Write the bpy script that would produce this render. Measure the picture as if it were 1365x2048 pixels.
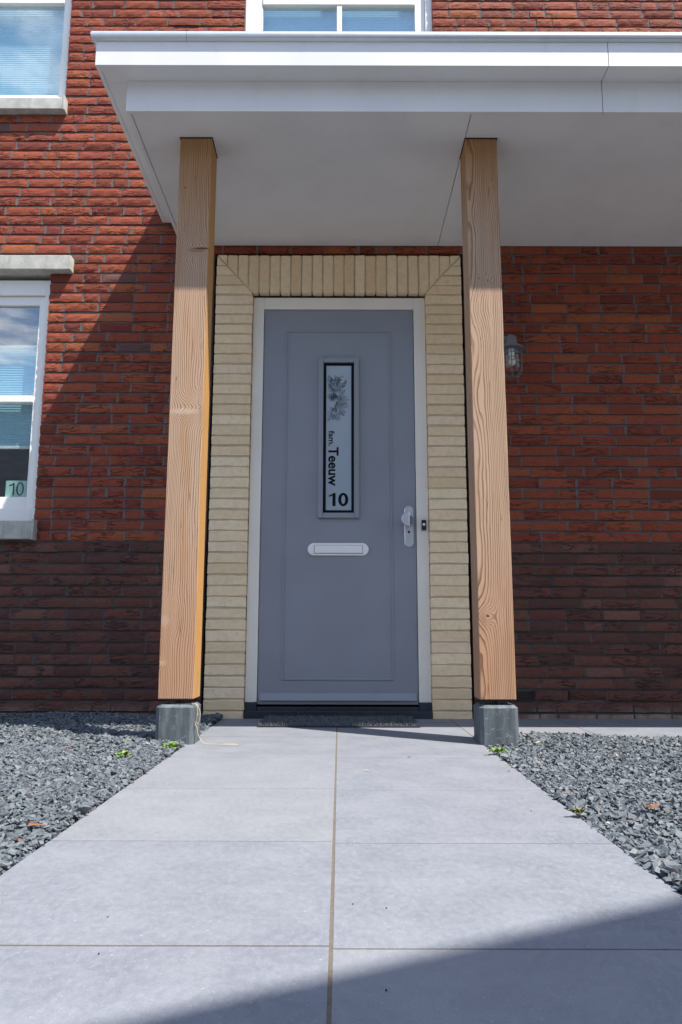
import bpy, bmesh, math, random
import numpy as np
from mathutils import Vector, Matrix
random.seed(7); RNG = np.random.default_rng(7)
for o in list(bpy.data.objects): bpy.data.objects.remove(o)
scene = bpy.context.scene
col = scene.collection

# ------------------------------------------------------------------ camera
cam_d = bpy.data.cameras.new('camera'); cam = bpy.data.objects.new('camera', cam_d); col.objects.link(cam)
cam_d.sensor_fit = 'VERTICAL'; cam_d.sensor_height = 36.0; cam_d.sensor_width = 24.0
cam_d.lens = 1500/2048*36.0; cam_d.shift_x = 2.5/2048
cam_d.clip_start = .05; cam_d.clip_end = 500
CAM = Vector((0, -4.43, .466)); PITCH = math.atan(248/1500)
cam.matrix_world = Matrix.Translation(CAM) @ Matrix.Rotation(math.pi/2+PITCH, 4, 'X') @ Matrix.Rotation(.0022, 4, 'Z')
scene.camera = cam

# ------------------------------------------------------------------ sky, sun, exposure
SUN_DIR = Vector((-.447, .308, -1.0)).normalized()      # the way the light travels
world = bpy.data.worlds.new('World'); scene.world = world; world.use_nodes = True
wn = world.node_tree; wn.nodes.clear()
def wnode(t): return wn.nodes.new(t)
sky = wnode('ShaderNodeTexSky'); sky.sky_type = 'NISHITA'; sky.sun_disc = False
sky.sun_elevation = math.asin(-SUN_DIR.z); sky.sun_rotation = math.atan2(-SUN_DIR.x, -SUN_DIR.y)
sky.air_density = 1.0; sky.dust_density = .6; sky.ozone_density = 1.0
tc = wnode('ShaderNodeTexCoord'); sx = wnode('ShaderNodeSeparateXYZ'); wn.links.new(tc.outputs['Generated'], sx.inputs[0])
mz = wnode('ShaderNodeMath'); mz.operation = 'MAXIMUM'; mz.inputs[1].default_value = .12; wn.links.new(sx.outputs['Z'], mz.inputs[0])
dv = wnode('ShaderNodeVectorMath'); dv.operation = 'DIVIDE'; wn.links.new(tc.outputs['Generated'], dv.inputs[0]); wn.links.new(mz.outputs[0], dv.inputs[1])
cn = wnode('ShaderNodeTexNoise'); cn.inputs['Scale'].default_value = 2.3; cn.inputs['Detail'].default_value = 7; cn.inputs['Roughness'].default_value = .58
wn.links.new(dv.outputs[0], cn.inputs['Vector'])
cr = wnode('ShaderNodeMapRange'); cr.inputs['From Min'].default_value = .5; cr.inputs['From Max'].default_value = .68; cr.interpolation_type = 'SMOOTHSTEP'
wn.links.new(cn.outputs['Fac'], cr.inputs['Value'])
cm = wnode('ShaderNodeMix'); cm.data_type = 'RGBA'; cm.inputs['B'].default_value = (7.0, 7.2, 7.6, 1)
wn.links.new(cr.outputs[0], cm.inputs['Factor']); wn.links.new(sky.outputs[0], cm.inputs['A'])
bg = wnode('ShaderNodeBackground'); bg.inputs['Strength'].default_value = .132; wn.links.new(cm.outputs['Result'], bg.inputs['Color'])
wo = wnode('ShaderNodeOutputWorld'); wn.links.new(bg.outputs[0], wo.inputs[0])
sun_d = bpy.data.lights.new('sun', 'SUN'); sun = bpy.data.objects.new('sun', sun_d); col.objects.link(sun)
sun_d.energy = 4.4; sun_d.angle = math.radians(.53); sun_d.color = (1, .95, .87)
sun.rotation_euler = SUN_DIR.to_track_quat('-Z', 'Y').to_euler(); sun.location = (6, -8, 14)
vs = scene.view_settings; vs.view_transform = 'Standard'; vs.look = 'None'; vs.gamma = 1; vs.use_curve_mapping = False
vs.exposure = 1.15
scene.render.engine = 'CYCLES'
scene.cycles.max_bounces = 8; scene.cycles.diffuse_bounces = 5; scene.cycles.transparent_max_bounces = 12

# ------------------------------------------------------------------ material helper
class Mat:
    def __init__(s, name, rough=.6, spec=.4, metal=0.0):
        s.m = bpy.data.materials.new(name); s.m.use_nodes = True; s.t = s.m.node_tree
        s.b = s.t.nodes['Principled BSDF']; s.out = s.t.nodes['Material Output']
        s.b.inputs['Roughness'].default_value = rough; s.b.inputs['Metallic'].default_value = metal
        s.b.inputs['Specular IOR Level'].default_value = spec
        s._pos = None; s._obj = None
    def n(s, t, **kw):
        nd = s.t.nodes.new('ShaderNode'+t)
        for k, v in kw.items(): setattr(nd, k, v)
        return nd
    def put(s, sock, v):
        if v is None: return
        if isinstance(v, bpy.types.NodeSocket): s.t.links.new(v, sock)
        else: sock.default_value = v if not (isinstance(v, tuple) and len(v) == 3 and sock.type == 'RGBA') else (*v, 1)
    def pos(s):
        if not s._pos: s._pos = s.n('NewGeometry').outputs['Position']
        return s._pos
    def obj(s):
        if not s._obj: s._obj = s.n('TexCoord').outputs['Object']
        return s._obj
    def vm(s, op, a, b=None):
        nd = s.n('VectorMath', operation=op); s.put(nd.inputs[0], a)
        if b is not None: s.put(nd.inputs[1], b)
        return nd.outputs['Value'] if op in ('LENGTH', 'DISTANCE', 'DOT_PRODUCT') else nd.outputs[0]
    def ma(s, op, a, b=None, c=None, clamp=False):
        nd = s.n('Math', operation=op, use_clamp=clamp); s.put(nd.inputs[0], a)
        if b is not None: s.put(nd.inputs[1], b)
        if c is not None: s.put(nd.inputs[2], c)
        return nd.outputs[0]
    def noise(s, vec, scale, detail=3, rough=.5, out='Fac', dist=0):
        nd = s.n('TexNoise'); s.put(nd.inputs['Vector'], vec); nd.inputs['Scale'].default_value = scale
        nd.inputs['Detail'].default_value = detail; nd.inputs['Roughness'].default_value = rough; nd.inputs['Distortion'].default_value = dist
        return nd.outputs[out]
    def rng(s, v, a, b, c=0., d=1., smooth=True):
        nd = s.n('MapRange'); s.put(nd.inputs['Value'], v)
        for k, x in zip(('From Min', 'From Max', 'To Min', 'To Max'), (a, b, c, d)): s.put(nd.inputs[k], x)
        if smooth: nd.interpolation_type = 'SMOOTHSTEP'
        return nd.outputs[0]
    def mix(s, f, a, b, mode='MIX'):
        nd = s.n('Mix', data_type='RGBA', blend_type=mode)
        s.put(nd.inputs['Factor'], f); s.put(nd.inputs['A'], a); s.put(nd.inputs['B'], b)
        return nd.outputs['Result']
    def ramp(s, f, stops, interp='LINEAR'):
        nd = s.n('ValToRGB'); s.put(nd.inputs[0], f); e = nd.color_ramp.elements; nd.color_ramp.interpolation = interp
        while len(e) < len(stops): e.new(.5)
        for k, (p, c) in enumerate(stops): e[k].position = p; e[k].color = (*c, 1)
        return nd.outputs[0]
    def attr(s, name): return s.n('Attribute', attribute_name=name).outputs['Fac']
    def sep(s, v):
        nd = s.n('SeparateXYZ'); s.put(nd.inputs[0], v); return nd.outputs
    def comb(s, x, y, z):
        nd = s.n('CombineXYZ')
        for k, v in enumerate((x, y, z)): s.put(nd.inputs[k], v)
        return nd.outputs[0]
    def bump(s, h, strength=.5, dist=.002, normal=None):
        nd = s.n('Bump'); s.put(nd.inputs['Height'], h); nd.inputs['Strength'].default_value = strength; nd.inputs['Distance'].default_value = dist
        if normal is not None: s.put(nd.inputs['Normal'], normal)
        return nd.outputs[0]
    def base(s, c): s.put(s.b.inputs['Base Color'], c); return s
    def nrm(s, v): s.put(s.b.inputs['Normal'], v); return s
    def rough(s, v): s.put(s.b.inputs['Roughness'], v); return s

M = {}
def painted(name, c, rough=.4, var=.05, spec=.45, bump=.03, dirt=.0):
    m = Mat(name, rough, spec); p = m.pos()
    n1 = m.noise(p, 3.1, 4); n2 = m.noise(p, 60, 3)
    lo = tuple(x*(1-var) for x in c); hi = tuple(min(1, x*(1+var)) for x in c)
    cc = m.mix(m.rng(n1, .3, .7), lo, hi)
    if dirt:
        d = m.rng(m.noise(m.vm('MULTIPLY', p, (9, 9, 2.0)), 1.0, 6, .65), .52, .8, 0, dirt)
        cc = m.mix(d, cc, (.30, .29, .25))
    m.base(cc); m.rough(m.rng(n1, .2, .8, rough-.06, rough+.08)); m.nrm(m.bump(n2, bump*8, .0006))
    M[name] = m.m; return m
painted('white_panel', (.72, .72, .725), .42, .03, dirt=.11)
painted('white_frame', (.78, .78, .75), .35, .03, dirt=.06)
painted('cream_frame', (.82, .79, .72), .35, .03, dirt=.06)
painted('door_grey', (.25, .272, .318), .33, .04, bump=.02)
painted('black_gap', (.012, .012, .013), .8, .1)
painted('black_plastic', (.018, .018, .02), .35, .1)
painted('black_stone', (.022, .032, .042), .42, .2, dirt=.12)
painted('letter_white', (.86, .87, .88), .3, .02)
painted('interior', (.10, .10, .10), .9, .1)
painted('black_ink', (.008, .009, .015), .7, .05, spec=.12)
painted('thin_ink', (.014, .020, .032), .7, .05, spec=.12)
painted('lamp_grey', (.16, .17, .17), .45, .15)
painted('render_white', (.62, .60, .55), .8, .06)
painted('red_render', (.16, .07, .05), .85, .1)
painted('dark_roof', (.035, .037, .043), .55, .2)
m = Mat('aluminium', .38, .5, .75); m.base((.60, .63, .68)); m.rough(m.rng(m.noise(m.pos(), 90, 3), .2, .8, .30, .46)); M['aluminium'] = m.m
m = Mat('shaded_aluminium', .45, .4, .7); m.base((.22, .23, .25)); M['shaded_aluminium'] = m.m  # same metal as aluminium; shade on the knob neck put into its colour
m = Mat('zinc_trim', .36, .5, .55); m.base(m.mix(m.noise(m.pos(), 14, 4), (.55, .58, .62), (.70, .72, .75))); M['zinc_trim'] = m.m

def glass(name, refl, tint=(1, 1, 1), rough=.0):
    m = Mat(name); t = m.t
    tr = m.n('BsdfTransparent'); tr.inputs[0].default_value = (*tint, 1)
    gl = m.n('BsdfGlossy'); gl.inputs['Roughness'].default_value = rough; gl.inputs['Color'].default_value = (.95, .97, 1, 1)
    lw = m.n('LayerWeight'); lw.inputs[0].default_value = .5      # Schlick on either face
    # slightly wavy float glass
    n = m.noise(m.pos(), 2.2, 2); m.t.links.new(m.bump(n, .05, .004), gl.inputs['Normal'])
    f = m.ma('ADD', m.ma('MULTIPLY', m.ma('POWER', lw.outputs['Facing'], 5.0), .9), refl, clamp=True)
    mx = m.n('MixShader'); m.put(mx.inputs[0], f); t.links.new(tr.outputs[0], mx.inputs[1]); t.links.new(gl.outputs[0], mx.inputs[2])
    t.links.new(mx.outputs[0], m.out.inputs[0]); M[name] = m.m
glass('window_glass', .15, (.95, .985, .985)); glass('lamp_glass', .06, (.9, .92, .92))
m = Mat('frosted_glass', .22, .6)
m.base(m.mix(m.noise(m.pos(), 2, 2), (.30, .37, .44), (.36, .43, .50))); m.nrm(m.bump(m.noise(m.pos(), 900, 1), .08, .0004)); M['frosted_glass'] = m.m
m = Mat('bulb_glass', .15, .6); m.base((.8, .74, .6)); M['bulb_glass'] = m.m
m = Mat('blind_fabric', .8, .2); m.base(m.mix(m.noise(m.pos(), 25, 3), (.27, .50, .60), (.34, .57, .66)))
m.b.inputs['Transmission Weight'].default_value = 0; M['blind_fabric'] = m.m
m = Mat('number_plate', .35, .5); m.base((.42, .66, .58)); M['number_plate'] = m.m

# bricks: hand moulded, folded faces
def brick_mat(name, ramp, crease_shade, var=.25, grime=None):
    m = Mat(name, .82, .25); p = m.pos(); r = m.attr('rnd')
    off = m.vm('ADD', p, m.comb(m.ma('MULTIPLY', r, 37.0), m.ma('MULTIPLY', r, 11.0), m.ma('MULTIPLY', r, 53.0)))
    warp = m.vm('ADD', off, m.vm('MULTIPLY', m.noise(off, 22, 2, out='Color'), (.02, .0, .012)))
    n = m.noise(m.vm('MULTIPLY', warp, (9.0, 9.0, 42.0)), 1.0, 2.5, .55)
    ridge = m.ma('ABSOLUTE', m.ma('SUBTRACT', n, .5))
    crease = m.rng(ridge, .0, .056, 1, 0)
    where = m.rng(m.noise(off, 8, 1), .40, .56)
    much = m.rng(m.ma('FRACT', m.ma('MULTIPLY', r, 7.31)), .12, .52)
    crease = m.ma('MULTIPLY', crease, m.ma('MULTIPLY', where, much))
    fine = m.noise(off, 260, 4, .6); mid = m.noise(off, 55, 3, .6)
    c = m.ramp(r, ramp)
    c = m.mix(m.rng(mid, .25, .75), m.mix(.30, c, (0.05, .012, .008)), c)
    c = m.mix(m.rng(fine, .35, .75, 0, var), c, m.mix(.5, c, (.46, .16, .09)))
    c = m.mix(m.ma('MULTIPLY', crease, .66), c, crease_shade)  # deep fold shadow painted into the colour along the creases
    # sand and mortar smears, each with its own shape
    sm = m.rng(m.noise(m.vm('MULTIPLY', p, (7, 7, 11)), 1.0, 6, .7), .62, .80, 0, .16)
    c = m.mix(sm, c, (.36, .27, .24))
    if grime: c = grime(m, p, c)
    m.base(c)
    h = m.ma('ADD', m.ma('MULTIPLY', crease, -1.0), m.ma('ADD', m.ma('MULTIPLY', mid, .45), m.ma('MULTIPLY', fine, .15)))
    m.nrm(m.bump(h, 1.0, .0045)); M[name] = m.m
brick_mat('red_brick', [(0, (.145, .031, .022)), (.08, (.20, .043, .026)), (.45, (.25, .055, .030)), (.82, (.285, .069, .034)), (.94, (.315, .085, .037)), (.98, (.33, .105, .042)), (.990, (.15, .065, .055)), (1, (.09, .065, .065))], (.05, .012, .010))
def ground_dust(m, p, c):
    z = m.sep(p)[2]
    k = m.ma('MULTIPLY', m.rng(z, .0, .09, 1, 0), m.rng(m.noise(p, 5, 5, .65), .3, .62))
    return m.mix(m.ma('MULTIPLY', k, .75), c, (.34, .29, .23))
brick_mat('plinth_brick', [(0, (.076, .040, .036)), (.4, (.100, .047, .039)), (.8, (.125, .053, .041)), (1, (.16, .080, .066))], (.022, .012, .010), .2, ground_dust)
def mort(name, a, b):
    m = Mat(name, .92, .15); p = m.pos(); n = m.noise(p, 40, 5, .65)
    m.base(m.mix(m.rng(m.noise(p, 6, 4), .3, .7), a, b)); m.nrm(m.bump(n, .9, .003)); M[name] = m.m
mort('mortar', (.112, .099, .099), (.16, .143, .145)); mort('plinth_mortar', (.070, .060, .060), (.098, .085, .085)); mort('cream_mortar', (.50, .41, .28), (.60, .50, .35))
m = Mat('cream_brick', .8, .25); p = m.pos(); r = m.attr('rnd')
c = m.ramp(r, [(0, (.77, .59, .37)), (.5, (.85, .68, .455)), (.85, (.88, .725, .50)), (1, (.84, .65, .47))])
c = m.mix(m.rng(m.noise(p, 40, 5, .65), .35, .75, 0, .42), c, (.60, .45, .28))
c = m.mix(m.rng(m.noise(p, 9, 3), .58, .75, 0, .35), c, (.78, .54, .38))
sp = m.rng(m.noise(p, 170, 1), .74, .78, 0, .7); c = m.mix(sp, c, (.12, .09, .06))
m.base(c); m.nrm(m.bump(m.ma('ADD', m.noise(m.vm('MULTIPLY', p, (30, 30, 70)), 1, 4, .6), m.ma('MULTIPLY', m.noise(p, 300, 3), .3)), .8, .003)); M['cream_brick'] = m.m

# paving: pale grey concrete look, fine horizontal clouding and specks
m = Mat('paving', .62, .35); p = m.pos()
cl = m.noise(m.vm('MULTIPLY', p, (6, 6, 1)), 1, 7, .62); cl2 = m.noise(m.vm('MULTIPLY', p, (70, 46, 1)), 1, 5, .72)
rt = m.attr('rnd')
c = m.mix(m.rng(cl, .3, .72), (.155, .166, .194), (.205, .215, .245))
c = m.mix(m.rng(cl2, .35, .75, 0, .5), c, (.250, .259, .287))
c = m.mix(m.ma('MULTIPLY', m.ma('SUBTRACT', rt, .35), .5, clamp=True), c, (.26, .258, .265))
c = m.mix(m.rng(m.noise(p, 330, 3, .7), .35, .7, .30, 0), c, (.085, .095, .115))
c = m.mix(m.rng(m.noise(p, 130, 2), .66, .73, 0, .6), c, (.295, .30, .335))
c = m.mix(m.rng(m.noise(p, 95, 1), .76, .80, 0, .6), c, (.10, .10, .11))
c = m.mix(m.rng(m.noise(p, 3.3, 5, .7), .60, .78, 0, .30), c, (.165, .155, .145))
m.base(c); m.rough(m.rng(cl2, .3, .7, .5, .72)); m.nrm(m.bump(m.noise(p, 300, 3, .6), .18, .0010)); M['paving'] = m.m
m = Mat('joint_sand', .95, .1); p = m.pos(); m.base(m.mix(m.noise(p, 120, 4, .7), (.065, .058, .048), (.20, .172, .135))); m.nrm(m.bump(m.noise(p, 400, 3), 1, .002)); M['joint_sand'] = m.m
m = Mat('slate_gravel', .62, .4); r = m.attr('rnd'); p = m.pos()
c = m.ramp(r, [(0, (.050, .060, .071)), (.5, (.080, .095, .110)), (.86, (.108, .126, .142)), (.97, (.14, .152, .162)), (1, (.15, .115, .108))])
c = m.mix(m.rng(m.noise(p, 180, 4, .65), .4, .75, 0, .45), c, (.20, .22, .24)); m.base(c)
m.nrm(m.bump(m.noise(p, 220, 4, .6), .6, .0018)); M['slate_gravel'] = m.m
m = Mat('gravel_bed', .95, .1); m.base(m.mix(m.noise(m.pos(), 80, 4), (.03, .036, .042), (.07, .08, .09))); M['gravel_bed'] = m.m
m = Mat('street_paving', .9, .2); m.base(m.mix(m.noise(m.pos(), 8, 5), (.17, .16, .15), (.24, .225, .21))); M['street_paving'] = m.m
m = Mat('concrete', .85, .2); p = m.pos(); n = m.noise(p, 12, 6, .65); st = m.noise(m.vm('MULTIPLY', p, (45, 45, 5)), 1, 5, .65)
c = m.mix(m.rng(n, .3, .7), (.36, .36, .33), (.50, .49, .45)); c = m.mix(m.rng(st, .5, .75, 0, .5), c, (.20, .22, .17)); m.base(c)
m.nrm(m.bump(m.noise(p, 160, 4), .5, .002)); M['concrete'] = m.m
m = Mat('blue_concrete', .72, .3); p = m.pos(); st = m.noise(m.vm('MULTIPLY', p, (34, 34, 6)), 1, 6, .65); sc = m.noise(m.vm('MULTIPLY', p, (26, 26, 60)), 1, 5, .7)
c = m.mix(m.rng(st, .35, .68), (.062, .075, .088), (.125, .145, .16)); c = m.mix(m.rng(sc, .58, .74, 0, .75), c, (.33, .34, .34)); m.base(c)
m.nrm(m.bump(m.noise(p, 200, 4), .5, .002)); M['blue_concrete'] = m.m
m = Mat('rubber', .45, .45); m.base(m.mix(m.noise(m.pos(), 300, 2), (.012, .012, .015), (.03, .031, .036))); M['rubber'] = m.m
m = Mat('bristle', .35, .5); m.base(m.mix(m.rng(m.noise(m.pos(), 110, 2), .4, .62), (.012, .013, .015), (.085, .088, .098))); M['bristle'] = m.m
m = Mat('twine', .8, .2); m.base((.50, .42, .29)); M['twine'] = m.m
def leafmat(name, a, b):
    m = Mat(name, .55, .3); m.base(m.mix(m.rng(m.noise(m.pos(), 60, 3), .35, .65), a, b)); M[name] = m.m
leafmat('weed_leaf', (.08, .18, .02), (.20, .30, .05)); leafmat('dull_leaf', (.10, .11, .04), (.24, .20, .10))
leafmat('dry_leaf', (.24, .10, .045), (.12, .05, .03)); leafmat('pale_leaf', (.55, .38, .22), (.62, .48, .32)); leafmat('pink_petal', (.36, .10, .16), (.26, .06, .11))
painted('dark_speck', (.04, .032, .03), .9)

def wood(name, knots, pith, fade, orange_px=False, seed=0.0):
    """Douglas fir post: growth rings about an off-centre pith, bent round the knots; grey fading on the weathered part."""
    m = Mat(name, .72, .25); p = m.vm('ADD', m.obj(), (0, 0, 0)); ps = m.vm('ADD', p, (seed, seed*.7, seed*1.3))
    x, y, z = m.sep(p)
    low = m.noise(m.vm('MULTIPLY', ps, (5, 5, 1.1)), 1, 2, .5); low2 = m.noise(m.vm('MULTIPLY', ps, (16, 16, 5)), 1, 2, .5)
    dx = m.ma('SUBTRACT', x, pith[0]); dy = m.ma('SUBTRACT', y, pith[1])
    r = m.ma('SQRT', m.ma('ADD', m.ma('MULTIPLY', dx, dx), m.ma('MULTIPLY', dy, dy)))
    r = m.ma('ADD', r, m.ma('MULTIPLY', m.ma('SUBTRACT', low, .5), pith[2])); r = m.ma('ADD', r, m.ma('MULTIPLY', m.ma('SUBTRACT', low2, .5), .012))
    core = None; pale = None
    for (kx, kz, sxx, szz, amp, dark) in knots:
        q = m.vm('DIVIDE', m.vm('SUBTRACT', p, (kx, 0, kz)), (sxx, 10, szz)); d = m.vm('LENGTH', q)
        bell = m.ma('EXPONENT', m.ma('MULTIPLY', m.ma('MULTIPLY', d, d), -1.0))
        r = m.ma('ADD', r, m.ma('MULTIPLY', bell, amp))
        if dark > 0:
            kk = m.ma('MULTIPLY', m.rng(d, .30, .62, 1, 0), dark); core = kk if core is None else m.ma('MAXIMUM', core, kk)
        elif dark < 0:
            kk = m.ma('MULTIPLY', m.rng(d, .25, .95, 1, 0), -dark); pale = kk if pale is None else m.ma('MAXIMUM', pale, kk)
    ring = m.ma('FRACT', m.ma('MULTIPLY', r, 1/pith[3]))
    late = m.ma('MULTIPLY', m.rng(ring, .45, .86), m.rng(ring, .90, 1.0, 1, 0))
    late = m.ma('MULTIPLY', late, m.rng(m.noise(m.vm('MULTIPLY', ps, (60, 60, 2.0)), 1, 2), .22, .62, .32, 1))
    fib = m.noise(m.vm('MULTIPLY', ps, (520, 520, 9)), 1, 3, .6); blot = m.noise(m.vm('MULTIPLY', ps, (9, 9, 2.2)), 1, 4, .6)
    fresh = m.mix(late, (.40, .22, .098), (.205, .082, .030))
    grey = m.mix(late, (.455, .312, .215), (.19, .105, .064))
    pink = m.mix(late, (.42, .235, .140), (.19, .080, .040))
    f = m.ma('ADD', m.rng(z, fade[0], fade[1], 0, 1), m.ma('MULTIPLY', m.ma('SUBTRACT', blot, .5), .9), clamp=True)   # weathered below, fresh under the roof
    c = m.mix(f, fresh, grey) if fade[2] else grey
    g = m.ma('ADD', m.rng(z, .9, .1, 0, 1), m.ma('MULTIPLY', m.ma('SUBTRACT', blot, .5), .8), clamp=True); c = m.mix(m.ma('MULTIPLY', g, .8), c, pink)
    c = m.mix(m.rng(m.noise(m.vm('MULTIPLY', ps, (14, 14, 1.6)), 1.3, 3), .58, .70, 0, .38), c, fresh)
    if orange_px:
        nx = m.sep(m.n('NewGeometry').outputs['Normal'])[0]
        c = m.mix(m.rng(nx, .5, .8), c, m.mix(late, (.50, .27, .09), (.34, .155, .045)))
    if pale is not None: c = m.mix(pale, c, (.66, .55, .47))
    if core is not None: c = m.mix(core, c, (.10, .045, .02))
    c = m.mix(m.rng(fib, .3, .75, 0, .35), c, m.mix(.5, c, (.2, .13, .09)))
    crk = m.noise(m.vm('MULTIPLY', ps, (70, 70, 1.8)), 1, 2, .4); ck = m.rng(m.ma('ABSOLUTE', m.ma('SUBTRACT', crk, .60)), 0, .008, .8, 0)
    ck = m.ma('MULTIPLY', ck, m.rng(m.noise(m.vm('MULTIPLY', ps, (9, 9, 3)), 1, 1), .5, .6))
    c = m.mix(ck, c, (.08, .045, .03)); m.base(c)
    h = m.ma('ADD', m.ma('MULTIPLY', late, .7), m.ma('MULTIPLY', fib, .5)); h = m.ma('SUBTRACT', h, m.ma('MULTIPLY', ck, 1.5))
    if core is not None: h = m.ma('SUBTRACT', h, m.ma('MULTIPLY', core, 1.5))
    m.nrm(m.bump(h, .6, .0018)); M[name] = m.m

# ------------------------------------------------------------------ mesh helpers
class MB:
    def __init__(s): s.v = []; s.f = []; s.mi = []
    def quad(s, *pts, mi=0):
        b = len(s.v); s.v += [tuple(p) for p in pts]; s.f.append(tuple(range(b, b+len(pts)))); s.mi.append(mi)
    def box(s, x0, x1, y0, y1, z0, z1, mi=0):
        b = len(s.v)
        s.v += [(x0,y0,z0),(x1,y0,z0),(x1,y1,z0),(x0,y1,z0),(x0,y0,z1),(x1,y0,z1),(x1,y1,z1),(x0,y1,z1)]
        for q in ((0,3,2,1),(4,5,6,7),(0,1,5,4),(1,2,6,5),(2,3,7,6),(3,0,4,7)): s.f.append(tuple(b+i for i in q)); s.mi.append(mi)
    def prism(s, poly, y0, y1, inset=0.0, jit=0.0, mi=0):
        """poly: xz points, counter-clockwise seen from -y; front at y0 with a soft inset edge"""
        n = len(poly); cx = sum(p[0] for p in poly)/n; cz = sum(p[1] for p in poly)/n; b = len(s.v)
        def J(): return random.uniform(-jit, jit)
        rim = [(x+J(), z+J()) for x, z in poly]
        if inset:
            ins = []
            for i in range(n):
                a = Vector(rim[i-1]); c = Vector(rim[i]); d = Vector(rim[(i+1) % n])
                e1 = (c-a).normalized(); e2 = (d-c).normalized(); n1 = Vector((-e1.y, e1.x)); n2 = Vector((-e2.y, e2.x))
                k = n1+n2; k = k/max(.25, k.length_squared)*2*inset; ins.append(c+k)
            rings = [[(x, y1, z) for x, z in rim], [(x, y0+inset*.8, z) for x, z in rim], [(q.x, y0+J()*.4, q.y) for q in ins]]
        else: rings = [[(x, y1, z) for x, z in rim], [(x, y0, z) for x, z in rim]]
        for R in rings: s.v += R
        for k in range(len(rings)-1):
            for i in range(n):
                j = (i+1) % n; s.f.append((b+k*n+i, b+k*n+j, b+(k+1)*n+j, b+(k+1)*n+i)); s.mi.append(mi)
        s.f.append(tuple(b+(len(rings)-1)*n+i for i in range(n))); s.mi.append(mi)
        s.f.append(tuple(b+i for i in reversed(range(n)))); s.mi.append(mi)
    def lathe(s, cx, cy, prof, n=20, mi=0):
        b = len(s.v)
        for (r, z) in prof:
            for k in range(n): a = 2*math.pi*k/n; s.v.append((cx+r*math.cos(a), cy+r*math.sin(a), z))
        for i in range(len(prof)-1):
            for k in range(n):
                j = (k+1) % n; s.f.append((b+i*n+k, b+i*n+j, b+(i+1)*n+j, b+(i+1)*n+k)); s.mi.append(mi)
    def tube(s, pts, r, n=8, close=False, mi=0):
        pts = [Vector(p) for p in pts]; b = len(s.v); N = len(pts)
        for i, p in enumerate(pts):
            a = pts[i-1] if (i or close) else p; c = pts[(i+1) % N] if (i < N-1 or close) else p
            t = (c-a).normalized(); u = t.cross(Vector((.13, .31, .94))); u = (u if u.length > .05 else t.cross(Vector((1, 0, 0)))).normalized(); w = t.cross(u)
            rr = r[i] if isinstance(r, (list, tuple)) else r
            for k in range(n): g = 2*math.pi*k/n; q = p+(u*math.cos(g)+w*math.sin(g))*rr; s.v.append(tuple(q))
        for i in range(N if close else N-1):
            j2 = (i+1) % N
            for k in range(n):
                j = (k+1) % n; s.f.append((b+i*n+k, b+i*n+j, b+j2*n+j, b+j2*n+k)); s.mi.append(mi)
        if not close:
            s.f.append(tuple(b+k for k in reversed(range(n)))); s.mi.append(mi); s.f.append(tuple(b+(N-1)*n+k for k in range(n))); s.mi.append(mi)
    def build(s, name, mats, parent=None, loc=None, smooth=False, rnd=None, bevel=0, fix=True):
        me = bpy.data.meshes.new(name)
        v = s.v if loc is None else [(a-loc[0], b-loc[1], c-loc[2]) for a, b, c in s.v]
        me.from_pydata(v, [], s.f)
        if fix or bevel:
            bm = bmesh.new(); bm.from_mesh(me)
            for k, f in enumerate(bm.faces): f.material_index = s.mi[k]
            if bevel: 
                bmesh.ops.remove_doubles(bm, verts=bm.verts, dist=1e-6)
                bmesh.ops.bevel(bm, geom=[e for e in bm.edges if len(e.link_faces) == 2 and e.calc_face_angle(0) > .5], offset=bevel, segments=2, affect='EDGES', profile=.6)
            bmesh.ops.recalc_face_normals(bm, faces=bm.faces); bm.to_mesh(me); bm.free()
        else: me.polygons.foreach_set('material_index', s.mi)
        for mm in (mats if isinstance(mats, (list, tuple)) else [mats]): me.materials.append(M[mm])
        if rnd is not None:
            a = me.attributes.new('rnd', 'FLOAT', 'POINT')
            a.data.foreach_set('value', np.full(len(me.vertices), rnd, np.float32) if np.isscalar(rnd) else np.asarray(rnd, np.float32))
        if smooth: me.polygons.foreach_set('use_smooth', [True]*len(me.polygons))
        o = bpy.data.objects.new(name, me); col.objects.link(o)
        if loc is not None: o.location = loc
        if parent is not None: attach(o, parent)
        return o
def world_loc(o):
    l = Vector(o.location); p = o.parent
    while p: l += Vector(p.location); p = p.parent
    return l
def attach(o, parent):
    w = Vector(o.location); o.parent = parent; o.location = w-world_loc(parent)
def tag(o, label=None, cat=None, group=None, kind=None):
    for k, v in (('label', label), ('category', cat), ('group', group), ('kind', kind)):
        if v: o[k] = v
    return o
def empty(name, loc): o = bpy.data.objects.new(name, None); o.empty_display_size = .1; col.objects.link(o); o.location = loc; return o
def one(name, mat, parent=None, bevel=0, loc=None, **box):
    b = MB(); b.box(*box['b']); return b.build(name, mat, parent, bevel=bevel, loc=loc)
def stadium(x0, x1, z0, z1, n=10):
    pts = []
    if x1-x0 > z1-z0:
        r = (z1-z0)/2; cs = [(x1-r, z0+r, -90), (x0+r, z0+r, 90)]
    else:
        r = (x1-x0)/2; cs = [(x0+r, z1-r, 0), (x0+r, z0+r, 180)]
    for cx, cz, a0 in cs:
        for k in range(n+1): a = math.radians(a0+180*k/n); pts.append((cx+r*math.cos(a), cz+r*math.sin(a)))
    return pts
def rot_pts(cx, cz, r, n=20): return [(cx+r*math.cos(2*math.pi*k/n), cz+r*math.sin(2*math.pi*k/n)) for k in range(n)]
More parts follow.
